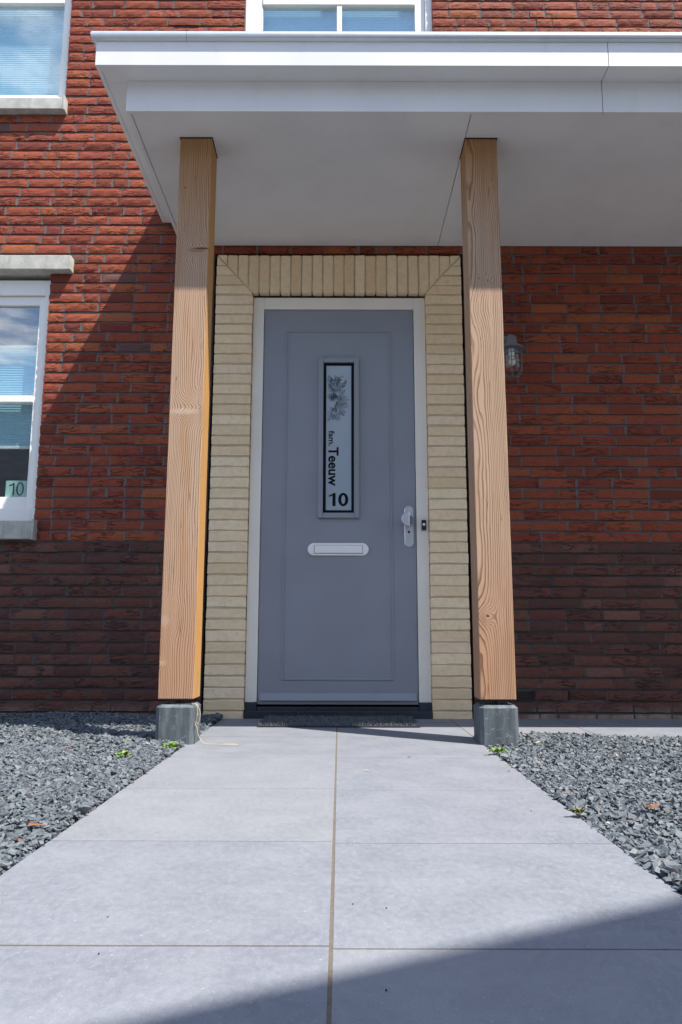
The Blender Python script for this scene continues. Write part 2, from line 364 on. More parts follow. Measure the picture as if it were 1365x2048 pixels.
def ring_frame(b, x0, x1, z0, z1, w, y0, y1, top=None, bot=None):
    """four butted bars"""
    top = w if top is None else top; bot = w if bot is None else bot
    b.box(x0, x0+w, y0, y1, z0, z1); b.box(x1-w, x1, y0, y1, z0, z1)
    b.box(x0+w, x1-w, y0+.0005, y1, z1-top, z1); b.box(x0+w, x1-w, y0+.0005, y1, z0, z0+bot)

def project(x, y, z):
    c, s = math.cos(PITCH), math.sin(PITCH); q = (x-CAM.x, y-CAM.y, z-CAM.z)
    d = q[1]*c+q[2]*s; v = -q[1]*s+q[2]*c
    return 680+1500*q[0]/d, 1024-1500*v/d, d

# ------------------------------------------------------------------ ground, path
g = MB(); g.box(-120, 120, -140, 100, -.6, -.06); tag(g.build('ground', 'street_paving'), kind='structure')
PX0, PX1, PJ = -.665, .627, -.012           # path edges and middle joint
bed = MB(); bed.box(PX0+.004, PX1-.004, -6.2, .05, -.055, -.0009); bed.box(PX1-.002, 3.2, -.775, .05, -.055, -.0009)
path = tag(bed.build('path', 'joint_sand'), kind='structure')
def tile(x0, x1, y0, y1):
    b = MB(); dz = random.uniform(-.0006, .0006); b.box(x0, x1, y0, y1, -.05, dz)
    b.build('paving_tile', 'paving', path, loc=((x0+x1)/2, (y0+y1)/2, 0), rnd=random.random(), bevel=.0008)
jl = [.045, -.20, -.80, -1.40, -2.00, -2.605, -3.195, -3.79, -4.39, -4.99, -5.59, -6.19]
jr = [.045, -.205, -.80, -1.405, -2.025, -2.62, -3.205, -3.80, -4.40, -5.00, -5.60, -6.19]
for k in range(len(jl)-1):
    w0 = .0030 if jl[k+1] > -2.7 else .0018; w1 = .0030 if jl[k] > -2.7 else .0018
    tile(PX0, PJ-.0031, jl[k+1]+w0, jl[k]-w1); tile(PJ+.0031, PX1, jr[k+1]+w0, jr[k]-w1)
xs = [PX1+.004, 1.24, 1.85, 2.46, 3.07]
for a, b_ in zip(xs, xs[1:]):
    tile(a+.0015, b_-.0015, -.205+.0015, .045); tile(a+.0015, b_-.0015, -.775, -.205-.0015)

# ------------------------------------------------------------------ gravel
def gravel(name, label, regions, mat='slate_gravel'):
    """regions: (x0, x1, y0, y1, per m2, size, height fn)"""
    base = np.array([(sx_, sy_, sz_) for sx_ in (-1, 1) for sy_ in (-1, 1) for sz_ in (-1, 1)], float)
    quads = np.array([(0,1,3,2),(4,6,7,5),(0,4,5,1),(2,3,7,6),(0,2,6,4),(1,5,7,3)])
    V = []; R = []; n_tot = 0
    for (x0, x1, y0, y1, dens, size, keep) in regions:
        n = int((x1-x0)*(y1-y0)*dens); nx = max(1, int(math.sqrt(n*(x1-x0)/(y1-y0)))); ny = max(1, n//nx)
        gx, gy = np.meshgrid(np.arange(nx), np.arange(ny)); n = nx*ny
        cx = x0+(gx.ravel()+RNG.uniform(-.4, 1.4, n))*(x1-x0)/nx; cy = y0+(gy.ravel()+RNG.uniform(-.4, 1.4, n))*(y1-y0)/ny
        ok = (cx > x0+.002) & (cx < x1-.002) & (cy > y0) & (cy < y1)
        if keep is not None: ok &= keep(cx, cy)
        cx, cy = cx[ok], cy[ok]; n = len(cx)
        if n == 0: continue
        L = size*np.exp(RNG.normal(0, .28, n)); dims = np.stack([L, L*RNG.uniform(.5, .85, n), L*RNG.uniform(.28, .55, n)], 1)*.5
        P = base[None]*dims[:, None]*RNG.uniform(.45, 1.15, (n, 8, 3))
        P[:, :, 2] *= RNG.uniform(.5, 1.2, (n, 8))
        ax, ay, az = RNG.normal(0, .42, n), RNG.normal(0, .42, n), RNG.uniform(0, 6.283, n)
        def rot(P, i, j, a):
            c, s = np.cos(a)[:, None], np.sin(a)[:, None]; A, B = P[:, :, i].copy(), P[:, :, j].copy(); P[:, :, i] = c*A-s*B; P[:, :, j] = s*A+c*B
        rot(P, 1, 2, ax); rot(P, 0, 2, ay); rot(P, 0, 1, az)
        und = .006*np.sin(cx*7.1+1.3*np.sin(cy*5))+.005*np.sin(cy*9+cx*3)
        cz = und+RNG.uniform(-.012, .010, n)+np.clip((cy+.5)*.03, 0, .012)
        P += np.stack([cx, cy, cz], 1)[:, None]; V.append(P.reshape(-1, 3)); R.append(np.repeat(RNG.random(n), 8)); n_tot += n
    V = np.concatenate(V); R = np.concatenate(R)
    F = (quads[None]+np.arange(n_tot)[:, None, None]*8).reshape(-1)
    me = bpy.data.meshes.new(name); me.vertices.add(len(V)); me.vertices.foreach_set('co', V.ravel().astype(np.float32))
    me.loops.add(len(F)); me.loops.foreach_set('vertex_index', F.astype(np.int32)); me.polygons.add(len(F)//4)
    me.polygons.foreach_set('loop_start', np.arange(0, len(F), 4, dtype=np.int32)); me.polygons.foreach_set('use_smooth', np.zeros(len(F)//4, bool)); me.update(calc_edges=True); me.validate()
    a = me.attributes.new('rnd', 'FLOAT', 'POINT'); a.data.foreach_set('value', R.astype(np.float32)); me.materials.append(M[mat])
    o = bpy.data.objects.new(name, me); col.objects.link(o); return tag(o, label, 'gravel', kind='stuff')
def seen(x, y): return (np.abs(x)-.62*(y+4.43) < .25) & (y > -3.5)
def unseen(x, y): return ~seen(x, y)
gb = MB(); gb.box(-4.2, PX0, -6.2, 0.0, -.055, -.014); gb.box(PX1, 4.2, -6.2, -.775, -.055, -.014); tag(gb.build('gravel_base', 'gravel_bed'), kind='structure')
def split(x0, x1, y0, y1):
    return [(x0, x1, y0, y1, 14500, .0165, lambda x, y: seen(x, y) & (y < -1.2)), (x0, x1, y0, y1, 11500, .0175, lambda x, y: seen(x, y) & (y >= -1.2)), (x0, x1, y0, y1, 2300, .036, unseen)]
gravel('gravel', 'dark slate chippings left of the tiled path, under the window', split(-4.1, PX0, -6.1, -.002))
gravel('gravel', 'dark slate chippings in front of the tile strip by the wall lamp', split(PX1, 4.1, -6.1, -.777))

# ------------------------------------------------------------------ the house
house = tag(empty('brick_house', (0, 0, 0)), 'red brick house with grey front door, cream brick door surround and white windows', 'house')
CH, Z0 = .0657, 1.017-.0657*16               # course height, bottom course
WX0, WX1, WZ1 = -3.9, 4.2, 5.72
holes = [(-.797, .779, -1, 2.866), (-3.2, -1.829, 1.022, 2.715), (-3.36, -1.683, 2.715, 2.822), (-3.2, -1.817, 3.838, 5.5), (-.644, .617, 3.9, 5.5)]
# wall body (mortar) with openings
zc = sorted({-.05, 1.017, WZ1, *[h[2] for h in holes if h[2] > 0], *[h[3] for h in holes]}); xc = sorted({WX0, WX1, *[h[0] for h in holes], *[h[1] for h in holes]})
def solid(i, k):
    if i < 0 or k < 0 or i >= len(xc)-1 or k >= len(zc)-1: return False
    x, z = (xc[i]+xc[i+1])/2, (zc[k]+zc[k+1])/2
    return not any(a < x < b and c < z < d for a, b, c, d in holes)
wb = MB(); YM, YB = .0115, .28
for i in range(len(xc)-1):
    for k in range(len(zc)-1):
        if not solid(i, k): continue
        a, b_, c, d = xc[i], xc[i+1], zc[k], zc[k+1]; mi = 1 if d <= 1.0175 else 0
        wb.quad((a, YM, c), (b_, YM, c), (b_, YM, d), (a, YM, d), mi=mi); wb.quad((b_, YB, c), (a, YB, c), (a, YB, d), (b_, YB, d), mi=mi)
        if not solid(i-1, k): wb.quad((a, YB, c), (a, YM, c), (a, YM, d), (a, YB, d), mi=mi)
        if not solid(i+1, k): wb.quad((b_, YM, c), (b_, YB, c), (b_, YB, d), (b_, YM, d), mi=mi)
        if not solid(i, k-1): wb.quad((a, YM, c), (a, YB, c), (b_, YB, c), (b_, YM, c), mi=mi)
        if not solid(i, k+1): wb.quad((a, YM, d), (b_, YM, d), (b_, YB, d), (a, YB, d), mi=mi)
wall = wb.build('wall', ['mortar', 'plinth_mortar'], house, fix=False)

def brick_geo(b, cx, cz, L, H, wob):
    """one hand-moulded brick: wavy outline, uneven face, soft arrises"""
    nx, nz = (8 if L > .13 else 5), 3; x0, z0 = cx-L/2, cz-H/2; base = len(b.v); y_off = random.gauss(0, .0009); tilt = random.gauss(0, .003)
    ph = [random.uniform(0, 6.28) for _ in range(5)]; A = random.uniform(.3, 1)*wob
    def P(i, k):
        u, w = i/nx, k/nz; x = x0+u*L; z = z0+w*H; edge = i in (0, nx) or k in (0, nz)
        z += A*(math.sin(u*9+ph[0])*.5+math.sin(u*17+ph[1])*.5)*(1.0 if w < .5 else .45)*(abs(w-.5)*2)
        x += A*.8*math.sin(w*5+ph[2])*(abs(u-.5)*2)
        y = y_off+tilt*(w-.5)+random.gauss(0, .0005)+.0009*math.sin(u*11+ph[3])*math.sin(w*6+ph[4])
        if edge: y += .0026; 
        return (x, y, z)
    idx = {}
    for k in range(nz+1):
        for i in range(nx+1): idx[i, k] = len(b.v); b.v.append(P(i, k))
    for k in range(nz):
        for i in range(nx): b.f.append((idx[i, k], idx[i+1, k], idx[i+1, k+1], idx[i, k+1])); b.mi.append(0)
    rim = [(i, 0) for i in range(nx)]+[(nx, k) for k in range(nz)]+[(i, nz) for i in range(nx, 0, -1)]+[(0, k) for k in range(nz, 0, -1)]
    bk = len(b.v)
    for e in rim: v = b.v[idx[e]]; b.v.append((v[0], .03, v[2]))
    n = len(rim)
    for q in range(n): r_ = (q+1) % n; b.f.append((idx[rim[r_]], idx[rim[q]], bk+q, bk+r_)); b.mi.append(0)
    return len(b.v)-base
JX, JZ = .0110, .0138
vent_course = 2; bricks = []; heads = []
vent_box = (1.015, 1.122)
k = 0
while Z0+k*CH < WZ1-.02:
    za, zb = Z0+k*CH, Z0+(k+1)*CH; zm = (za+zb)/2
    cuts = sorted((h[0], h[1]) for h in holes if h[2]+.005 < zm < h[3]-.0)
    if k == vent_course: cuts = sorted(cuts+[(vent_box[0]-.006, vent_box[1]+.006), (1.321, 1.331)])
    mg = []
    for c in cuts:
        if mg and c[0] <= mg[-1][1]: mg[-1] = (mg[-1][0], max(mg[-1][1], c[1]))
        else: mg.append(c)
    segs = []; cur = WX0
    for a, b_ in mg: segs.append((cur, a)); cur = b_
    segs.append((cur, WX1))
    for sa, sb in segs:
        x = sa+(.0 if sa != WX0 else -random.uniform(0, .2)); first = True
        if sb-sa < .03: continue
        while x < sb-.02:
            L = .206 if random.random() < .74 else .098
            if first and sa != WX0: L = random.choice([.206, .098, .15, .06+random.random()*.1])
            L += random.gauss(0, .002); first = False
            if sb-(x+L) < .06: L = sb-x-.004 if sb-x < .27 else .5*(sb-x-JX)
            bricks.append((x+L/2, zm+random.gauss(0, .0009), L, CH-JZ+random.gauss(0, .0012), zm < 1.017))
            if x+L+JX < sb-.01: heads.append((x+L-.001, x+L+JX+.0035, zm, CH-JZ, zm < 1.017))
            x += L+JX+random.gauss(0, .0012)
    k += 1
canopy_poly = [(186, 66), (1400, 72), (1400, 498), (350, 493), (190, 131)]; post_polys = [[(360, 275), (428, 275), (397, 1400), (316, 1400)], [(925, 277), (991, 277), (1036, 1400), (958, 1400)]]
def inside(p, poly):
    c = False
    for i in range(len(poly)):
        (x1, y1), (x2, y2) = poly[i-1], poly[i]
        if (y1 > p[1]) != (y2 > p[1]) and p[0] < (x2-x1)*(p[1]-y1)/(y2-y1)+x1: c = not c
    return c
def score(bk):
    cx, cz, L, H, pl = bk; n = 0
    for u in (-.45, -.2, 0, .2, .45):
        q = project(cx+u*L, 0, cz)
        if 0 < q[0] < 1365 and 0 < q[1] < 2048 and not inside(q, canopy_poly) and not any(inside(q, pp) for pp in post_polys): n += 1
    a = project(cx-L/2, 0, cz-H/2); b_ = project(cx+L/2, 0, cz+H/2)
    return n/5*abs((b_[0]-a[0])*(b_[1]-a[1]))
order = sorted(range(len(bricks)), key=lambda i: -score(bricks[i])); single = set(order[:300])
fill = {False: (MB(), []), True: (MB(), [])}
for i, (cx, cz, L, H, pl) in enumerate(bricks):
    r = random.random(); mat = 'plinth_brick' if pl else 'red_brick'; wob = .0022 if pl else .0026
    if i in single:
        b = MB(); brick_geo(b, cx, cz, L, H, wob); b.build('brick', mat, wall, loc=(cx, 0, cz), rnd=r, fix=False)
    else:
        b, rr = fill[pl]; n = brick_geo(b, cx, cz, L, H, wob); rr += [r]*n
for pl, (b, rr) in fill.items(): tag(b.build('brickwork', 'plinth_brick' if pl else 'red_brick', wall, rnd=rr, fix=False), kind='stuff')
# upright joints are struck nearly flush, the bed joints lie deep
for pl in (False, True):
    b = MB()
    for x0, x1, zm, H, p_ in heads:
        if p_ == pl: y = .0038+random.gauss(0, .0007); b.box(x0, x1, y, .02, zm-H/2-.001, zm+H/2+.001)
    tag(b.build('pointing', 'plinth_mortar' if pl else 'mortar', wall, fix=False), kind='stuff')
# ventilation grille in the plinth and an open weep joint
za = Z0+vent_course*CH
gr = one('ventilation_grille', 'black_gap', wall, b=(vent_box[0], vent_box[1], .012, .05, za+.004, za+CH-.004))
vb = MB()
for q in range(4): z = za+.009+q*.0145; vb.box(vent_box[0]+.004, vent_box[1]-.004, -.001, .0118, z, z+.0045)
vb.box(vent_box[0], vent_box[0]+.004, -.001, .0118, za+.004, za+CH-.004); vb.box(vent_box[1]-.004, vent_box[1], -.001, .0118, za+.004, za+CH-.004)
vb.build('grille_slats', 'black_plastic', wall)
one('weep_joint', 'black_gap', wall, b=(1.320, 1.332, .0045, .03, za+.008, za+CH-.008))

# rest of the house, behind and above
rb = MB(); rb.box(WX0, WX1, 8.0, 8.25, -.05, 6.9); rb.box(WX0, WX0+.25, .285, 7.995, -.05, WZ1-.05); rb.box(WX1-.25, WX1, .285, 7.995, -.05, WZ1-.05); rb.box(WX0+.26, WX1-.26, .29, 7.99, 2.95, 3.2); rb.box(WX0+.26, WX1-.26, .29, 7.99, 5.58, 5.70); rb.box(WX0+.26, WX1-.26, .29, 7.99, -.05, .06)
rb.build('inner_structure', 'interior', house)
def gable_roof(b, x0, x1, y0, y1, ze, zr, th=.18, axis='x'):
    if axis == 'x':
        ym = (y0+y1)/2
        b.quad((x0, y0, ze), (x1, y0, ze), (x1, ym, zr), (x0, ym, zr)); b.quad((x0, ym, zr), (x1, ym, zr), (x1, y1, ze), (x0, y1, ze))
        b.quad((x0, y0, ze-th), (x0, ym, zr-th), (x1, ym, zr-th), (x1, y0, ze-th)); b.quad((x0, ym, zr-th), (x0, y1, ze-th), (x1, y1, ze-th), (x1, ym, zr-th))
        for x in (x0, x1): b.quad((x, y0, ze), (x, ym, zr), (x, ym, zr-th), (x, y0, ze-th)); b.quad((x, ym, zr), (x, y1, ze), (x, y1, ze-th), (x, ym, zr-th))
        for y in (y0, y1): b.quad((x0, y, ze), (x1, y, ze), (x1, y, ze-th), (x0, y, ze-th))
    else:
        xm = (x0+x1)/2
        b.quad((x0, y0, ze), (xm, y0, zr), (xm, y1, zr), (x0, y1, ze)); b.quad((xm, y0, zr), (x1, y0, ze), (x1, y1, ze), (xm, y1, zr))
        b.quad((x0, y0, ze-th), (x0, y1, ze-th), (xm, y1, zr-th), (xm, y0, zr-th)); b.quad((xm, y0, zr-th), (xm, y1, zr-th), (x1, y1, ze-th), (x1, y0, ze-th))
        for y in (y0, y1): b.quad((x0, y, ze), (xm, y, zr), (xm, y, zr-th), (x0, y, ze-th)); b.quad((xm, y, zr), (x1, y, ze), (x1, y, ze-th), (xm, y, zr-th))
        for x in (x0, x1): b.quad((x, y0, ze), (x, y1, ze), (x, y1, ze-th), (x, y0, ze-th))
b = MB(); gable_roof(b, WX0-.1, WX1+.1, -.03, 8.5, 5.93, 9.6); b.build('roof', 'dark_roof', house)

# ------------------------------------------------------------------ cream door surround
sur = MB(); sur.box(-.777, -.552, -.0072, .12, -.045, 2.60); sur.box(.537, .758, -.0072, .12, -.045, 2.60); sur.box(-.777, .758, -.0072, .12, 2.602, 2.838)
surround = sur.build('door_surround', 'cream_mortar', house); surround['label'] = 'cream brick surround framing the door, soldier course on top'
OL, OR, IL, IR, OT, IB = -.779, .760, -.549, .535, 2.842, 2.590
def cut(poly, a, n):
    out = []
    for i in range(len(poly)):
        p, q = Vector(poly[i-1]), Vector(poly[i]); dp, dq = (p-a).dot(n), (q-a).dot(n)
        if dp >= 0: out.append(tuple(p))
        if (dp >= 0) != (dq >= 0): out.append(tuple(p+(q-p)*(dp/(dp-dq))))
    return out
def area(p): return abs(sum(p[i-1][0]*p[i][1]-p[i][0]*p[i-1][1] for i in range(len(p))))/2
def cream(poly):
    if len(poly) < 3 or area(poly) < 4e-4: return
    c = [p for i, p in enumerate(poly) if (Vector(p)-Vector(poly[i-1])).length > .004]
    if len(c) < 3: return
    # subdivide the outline so the arrises are not ruler straight
    q = []
    for i in range(len(c)):
        a, b_ = Vector(c[i-1]), Vector(c[i]); n = max(1, int((b_-a).length/.045)); q += [tuple(a+(b_-a)*t/n) for t in range(n)]
    cx = sum(p[0] for p in q)/len(q); cz = sum(p[1] for p in q)/len(q)
    b = MB(); b.prism(q, -.012+random.gauss(0, .0012), .08, .0028, .0019); b.build('cream_brick', 'cream_brick', surround, loc=(cx, -.01, cz), rnd=random.random())
for side in (-1, 1):
    xo, xi = (OL, IL) if side < 0 else (OR, IR); A = Vector((xo, OT)); d = (Vector((xi, IB))-A).normalized(); n = Vector((d.y, -d.x)) if side < 0 else Vector((-d.y, d.x))
    if n.x*side < 0: n = -n        # towards the outside: the side courses
    kk = 0
    while True:
        za = -.018+kk*.0650+random.gauss(0, .0013); zb = -.018+(kk+1)*.0650-.0095+random.gauss(0, .0013)
        if za > OT-.02: break
        x0, x1 = min(xo, xi), max(xo, xi)
        poly = [(x0, za), (x1, za), (x1, min(zb, OT)), (x0, min(zb, OT))]
        cream(cut(poly, A+n*.004, n) if zb > IB-.02 else poly); kk += 1
N = 23; pw = (OR-OL)/N
dl = (Vector((IL, IB))-Vector((OL, OT))).normalized(); nl = Vector((dl.y, -dl.x)); nl = nl if nl.x > 0 else -nl
dr = (Vector((IR, IB))-Vector((OR, OT))).normalized(); nr = Vector((dr.y, -dr.x)); nr = nr if nr.x < 0 else -nr
for i in range(N):
    x0, x1 = OL+i*pw+.0045, OL+(i+1)*pw-.0045; poly = [(x0, IB), (x1, IB), (x1, OT), (x0, OT)]
    poly = cut(poly, Vector((OL, OT))+nl*.004, nl)
    if len(poly) > 2: poly = cut(poly, Vector((OR, OT))+nr*.004, nr)
    cream(poly)

# ------------------------------------------------------------------ front door
FX0, FX1, LX0, LX1 = -.546, .533, -.475, .458; LZ0, LZ1 = .075, 2.493
fb = MB(); fb.box(FX0, LX0-.003, .020, .10, .088, 2.572); fb.box(LX1+.003, FX1, .020, .10, .088, 2.572); fb.box(LX0-.003, LX1+.003, .0205, .10, LZ1+.003, 2.572)
dframe = fb.build('door_frame', 'cream_frame', house, bevel=.003)
one('shadow_gap', 'black_gap', dframe, b=(FX0, FX1, .034, .10, 2.574, 2.60))
one('rebate', 'black_gap', dframe, b=(FX0+.01, FX1-.01, .101, .16, .03, 2.574))
for x0, x1 in ((FX0-.001, LX0-.003), (LX1+.003, FX1+.001)): one('frame_foot', 'black_stone', dframe, .003, b=(x0, x1, .012, .10, .0, .086))
tb = MB(); tb.box(FX0+.001, FX1-.001, -.020, .0115, -.03, .040); tb.box(LX0, LX1, .012, .10, -.03, .062); tb.build('threshold', 'black_stone', dframe, bevel=.003)
lb = MB(); lb.box(LX0, LX1, .030, .085, LZ0, LZ1); door = lb.build('front_door', 'door_grey', house, bevel=.002)
door['label'] = 'grey panelled front door with a tall narrow pane and letter plate'
pm = MB(); ring_frame(pm, -.338, .318, .212, 2.355, .010, .0245, .031); pm.build('panel_moulding', 'door_grey', door, bevel=.003)
wbm = MB(); wbm.box(LX0+.012, LX1-.012, .012, .031, .098, .124); wbm.prism([(LX0+.012, .0), (LX1-.012, .0), (LX1-.012, .001), (LX0+.012, .001)], .02, .021); wbm.v = wbm.v[:8]; wbm.f = wbm.f[:6]; wbm.mi = wbm.mi[:6]
wbm.v = [(x, (y if not (z > .11 and y < .02) else .022), (z if not (z > .11 and y > .02) else .140)) for x, y, z in wbm.v]
wbm.build('weather_bar', 'door_grey', door, bevel=.002)
gf = MB(); ring_frame(gf, -.133, .118, 1.165, 2.173, .031, .008, .031); gf.build('pane_frame', 'door_grey', door, bevel=.004)
gk = MB(); ring_frame(gk, -.102, .087, 1.196, 2.142, .0175, .024, .0305); gk.build('gasket', 'black_ink', door, bevel=.001)
one('door_pane', 'frosted_glass', door, b=(-.0845, .0695, .0262, .0300, 1.2135, 2.1245))
YT = .0258
def text_mesh(body, h, name, mat, parent, place, bold=.018, xs=1.0):
    """place: function mapping (u along the line, v up) to world; h = cap height"""
    cu = bpy.data.curves.new(name, 'FONT'); cu.body = body; cu.offset = bold; cu.resolution_u = 3; cu.size = 1
    ob = bpy.data.objects.new(name, cu); col.objects.link(ob); dg = bpy.context.evaluated_depsgraph_get(); dg.update()
    me = bpy.data.meshes.new_from_object(ob.evaluated_get(dg)); bpy.data.objects.remove(ob)
    co = np.array([v.co[:] for v in me.vertices]); s = h/.72
    w0, w1 = co[:, 0].min(), co[:, 0].max()
    b = MB(); b.v = [place((c[0]-w0)/(w1-w0), c[1]*s) for c in co]; b.f = [tuple(p.vertices) for p in me.polygons]; b.mi = [0]*len(b.f)
    return b.build(name, mat, parent)
# the name runs down the pane, letters' heads to the right; then the number upright
text_mesh('fam.', .036, 'lettering', 'black_ink', door, lambda u, v: (-.068+v, YT, 1.708-u*(1.708-1.612)), .022)
text_mesh('Teeuw', .061, 'lettering', 'black_ink', door, lambda u, v: (-.068+v, YT, 1.604-u*(1.604-1.362)), .027)
def digits_ten(x, z, w, h, st, y, parent):
    b = MB(); a = w*.36                                              # a flagged 1
    b.quad((x+a-st, y, z), (x+a, y, z), (x+a, y, z+h), (x+a-st*.75, y, z+h), (x+a-st, y, z+h*.93)); b.quad((x, y, z+h*.80), (x+a-st, y, z+h*.93), (x+a-st*.75, y, z+h), (x+a-st, y, z+h*.985), (x+st*.12, y, z+h*.885)) if 0 else b.quad((x, y, z+h*.80), (x+st*.2, y, z+h*.70), (x+a-st, y, z+h*.80), (x+a-st, y, z+h*.93))
    cx, cz, rx, rz = x+w-(w*.5-st*.2)*.5-w*.02, z+h/2, w*.26, h*.515; n = 32   # an oval 0
    for i in range(n):
        t0, t1 = 2*math.pi*i/n, 2*math.pi*(i+1)/n; f = lambda t, k: (cx+(rx-k*st*1.0)*math.cos(t), y, cz+(rz-k*st*.72)*math.sin(t)); b.quad(f(t0, 0), f(t1, 0), f(t1, 1), f(t0, 1))
    return b.build('number', 'black_ink', parent)
digits_ten(-.068, 1.239, .119, .080, .0195, YT, door)
# line drawing on the upper part of the pane: half a horned mask with a flame mane
def ribbon(b, pts, w):
    pts = [Vector(p) for p in pts]
    for i in range(len(pts)-1):
        d = pts[i+1]-pts[i]
        if d.length < 1e-6: continue
        n = Vector((-d.y, d.x)).normalized()*w/2; e = d.normalized()*w*.3
        q = [pts[i]-n-e, pts[i+1]-n+e, pts[i+1]+n+e, pts[i]+n-e]
        if min(v.x for v in q) < -.0835 or max(v.x for v in q) > .068: continue
        b.quad(*[(v.x, YT+random.uniform(-.0002, .0002), v.y) for v in q])
art = MB(); rr = random.Random(3); DW = .0021
def circ(cx, cz, r, a0=0, a1=360, n=18, w=DW): ribbon(art, [(cx+r*math.cos(math.radians(a0+(a1-a0)*i/n)), cz+r*math.sin(math.radians(a0+(a1-a0)*i/n))) for i in range(n+1)], w)
def flame(cx, cz, ang, L, W, bend, w=DW):
    u = Vector((math.cos(ang), math.sin(ang))); v = Vector((-u.y, u.x)); o = Vector((cx, cz)); A, B = [], []
    for i in range(9):
        t = i/8; c = o+u*L*t+v*bend*t*t; wd = W*(math.sin(math.pi*(t*.85+.15))**.8)*(1-t*.2) if t < 1 else 0
        A.append(tuple(c+v*wd/2)); B.append(tuple(c-v*wd/2))
    ribbon(art, A, w); ribbon(art, B, w); ribbon(art, [tuple(o+u*L*t+v*bend*t*t) for t in (.15, .4, .65)], w*.7)
EX, EZ = -.046, 1.918
for r_, w in ((.0075, .0035), (.0035, .002), (.013, .0014), (.018, .0016)): circ(EX, EZ, r_, w=w)
circ(EX, EZ, .0095, w=.0055); circ(EX, EZ, .022, w=.0022)
for i in range(7): a = math.radians(15+i*25); circ(EX+.026*math.cos(a), EZ+.026*math.sin(a), .0065, w=.0016, n=10)
for k_ in range(5): ribbon(art, [(-.083+.008*i, 1.955+.011*k_+.010*math.sin(i*.5+k_*.4)-.0014*i*i*.35) for i in range(9)], DW)
for k_ in range(19):
    a = math.radians(-86+k_*9.6); R0 = .058+rr.uniform(-.006, .008); flame(EX-.004+R0*.9*math.cos(a), EZ-.03+R0*1.3*math.sin(a), a+rr.uniform(-.15, .15), rr.uniform(.034, .052), .015, rr.uniform(-.012, .012))
for k_ in range(15):
    a = math.radians(-88+k_*12); flame(EX+.030*math.cos(a), EZ-.03+.034*math.sin(a), a+rr.uniform(-.2, .2), rr.uniform(.022, .034), .010, rr.uniform(-.008, .008))
for k_ in range(9): flame(-.055+rr.uniform(-.012, .085), 1.985+rr.uniform(-.01, .03), math.radians(70+rr.uniform(-35, 35)), rr.uniform(.04, .065), .013, rr.uniform(-.015, .015))
for k_ in range(7): circ(-.075+.016*k_*.7, 2.03+.012*math.sin(k_*1.7), .008+.003*(k_ % 2), w=DW, n=10); circ(-.07+.014*k_, 2.055-.010*(k_ % 3), .005, w=DW, n=8)
ribbon(art, [(-.022, 1.892), (-.018, 1.884), (-.022, 1.872), (-.032, 1.862)], .006); ribbon(art, [(-.034, 1.875), (-.028, 1.880)], .003)
ribbon(art, [(-.083, 1.853), (-.060, 1.858), (-.053, 1.853), (-.060, 1.838), (-.083, 1.830)], .0026)
for k_ in range(6): ribbon(art, [(-.083+.006*i, 1.822-.011*k_+.004*math.sin(i*.9+k_)+.0006*i*i) for i in range(8)], DW)
for k_ in range(14): ribbon(art, [(-.07+rr.uniform(0, .10), 1.80+rr.uniform(0, .2)), (-.07+rr.uniform(0, .10), 1.80+rr.uniform(0, .2))][:1]*1+[], DW)
art.build('mask_drawing', 'thin_ink', door)
# letter plate
b = MB(); b.prism(stadium(-.191, .173, .939, 1.014), .018, .0305, .004); lp = b.build('letter_plate', 'letter_white', door)
b = MB(); b.prism([(-.152, .9500), (.137, .9500), (.137, 1.0000), (-.152, 1.0000)], .0155, .019, .0); b.build('flap_seam', 'lamp_grey', door)
b = MB(); b.prism([(-.149, .9525), (.134, .9525), (.134, .9985), (-.149, .9985)], .0115, .0185, .003); b.build('letter_flap', 'letter_white', door)
# handle plate, knob, lock
b = MB(); b.prism(stadium(.388, .442, .990, 1.241), .020, .0305, .004); b.build('handle_plate', 'aluminium', door)
kb = MB(); b = MB(); b.prism(rot_pts(.417, 1.150, .0245, 24), -.022, .021, .003); b.build('knob_neck', 'shaded_aluminium', door)
hd = [(.408+.042*math.cos(math.radians(a)), 1.152+.042*math.sin(math.radians(a))) for a in range(90, 271, 10)]; hd = [(p[0], p[1]) for p in hd]+[(.4125, 1.110), (.4125, 1.194)]
kb.prism(hd, -.046, -.0225, .003); kb.build('knob', 'aluminium', door)
b = MB(); b.prism(stadium(.403, .425, 1.056, 1.092), .0165, .0205, .0015); b.build('lock_escutcheon', 'aluminium', door)
b = MB(); b.prism(rot_pts(.414, 1.081, .0075, 16), .0150, .0168); b.build('keyhole', 'black_gap', door)

# doorbell on the frame
bell = tag(empty('doorbell', (.5035, .02, 1.092)), 'small black doorbell with white round button on the cream door frame', 'doorbell')
b = MB(); b.prism([(.490, 1.092), (.517, 1.092), (.517, 1.152), (.490, 1.152)], .004, .0198, .002); b.build('bell_case', 'black_plastic', bell)
b = MB(); b.prism(rot_pts(.5035, 1.125, .0085, 18), .001, .0042, .0012); b.build('button', 'letter_white', bell)

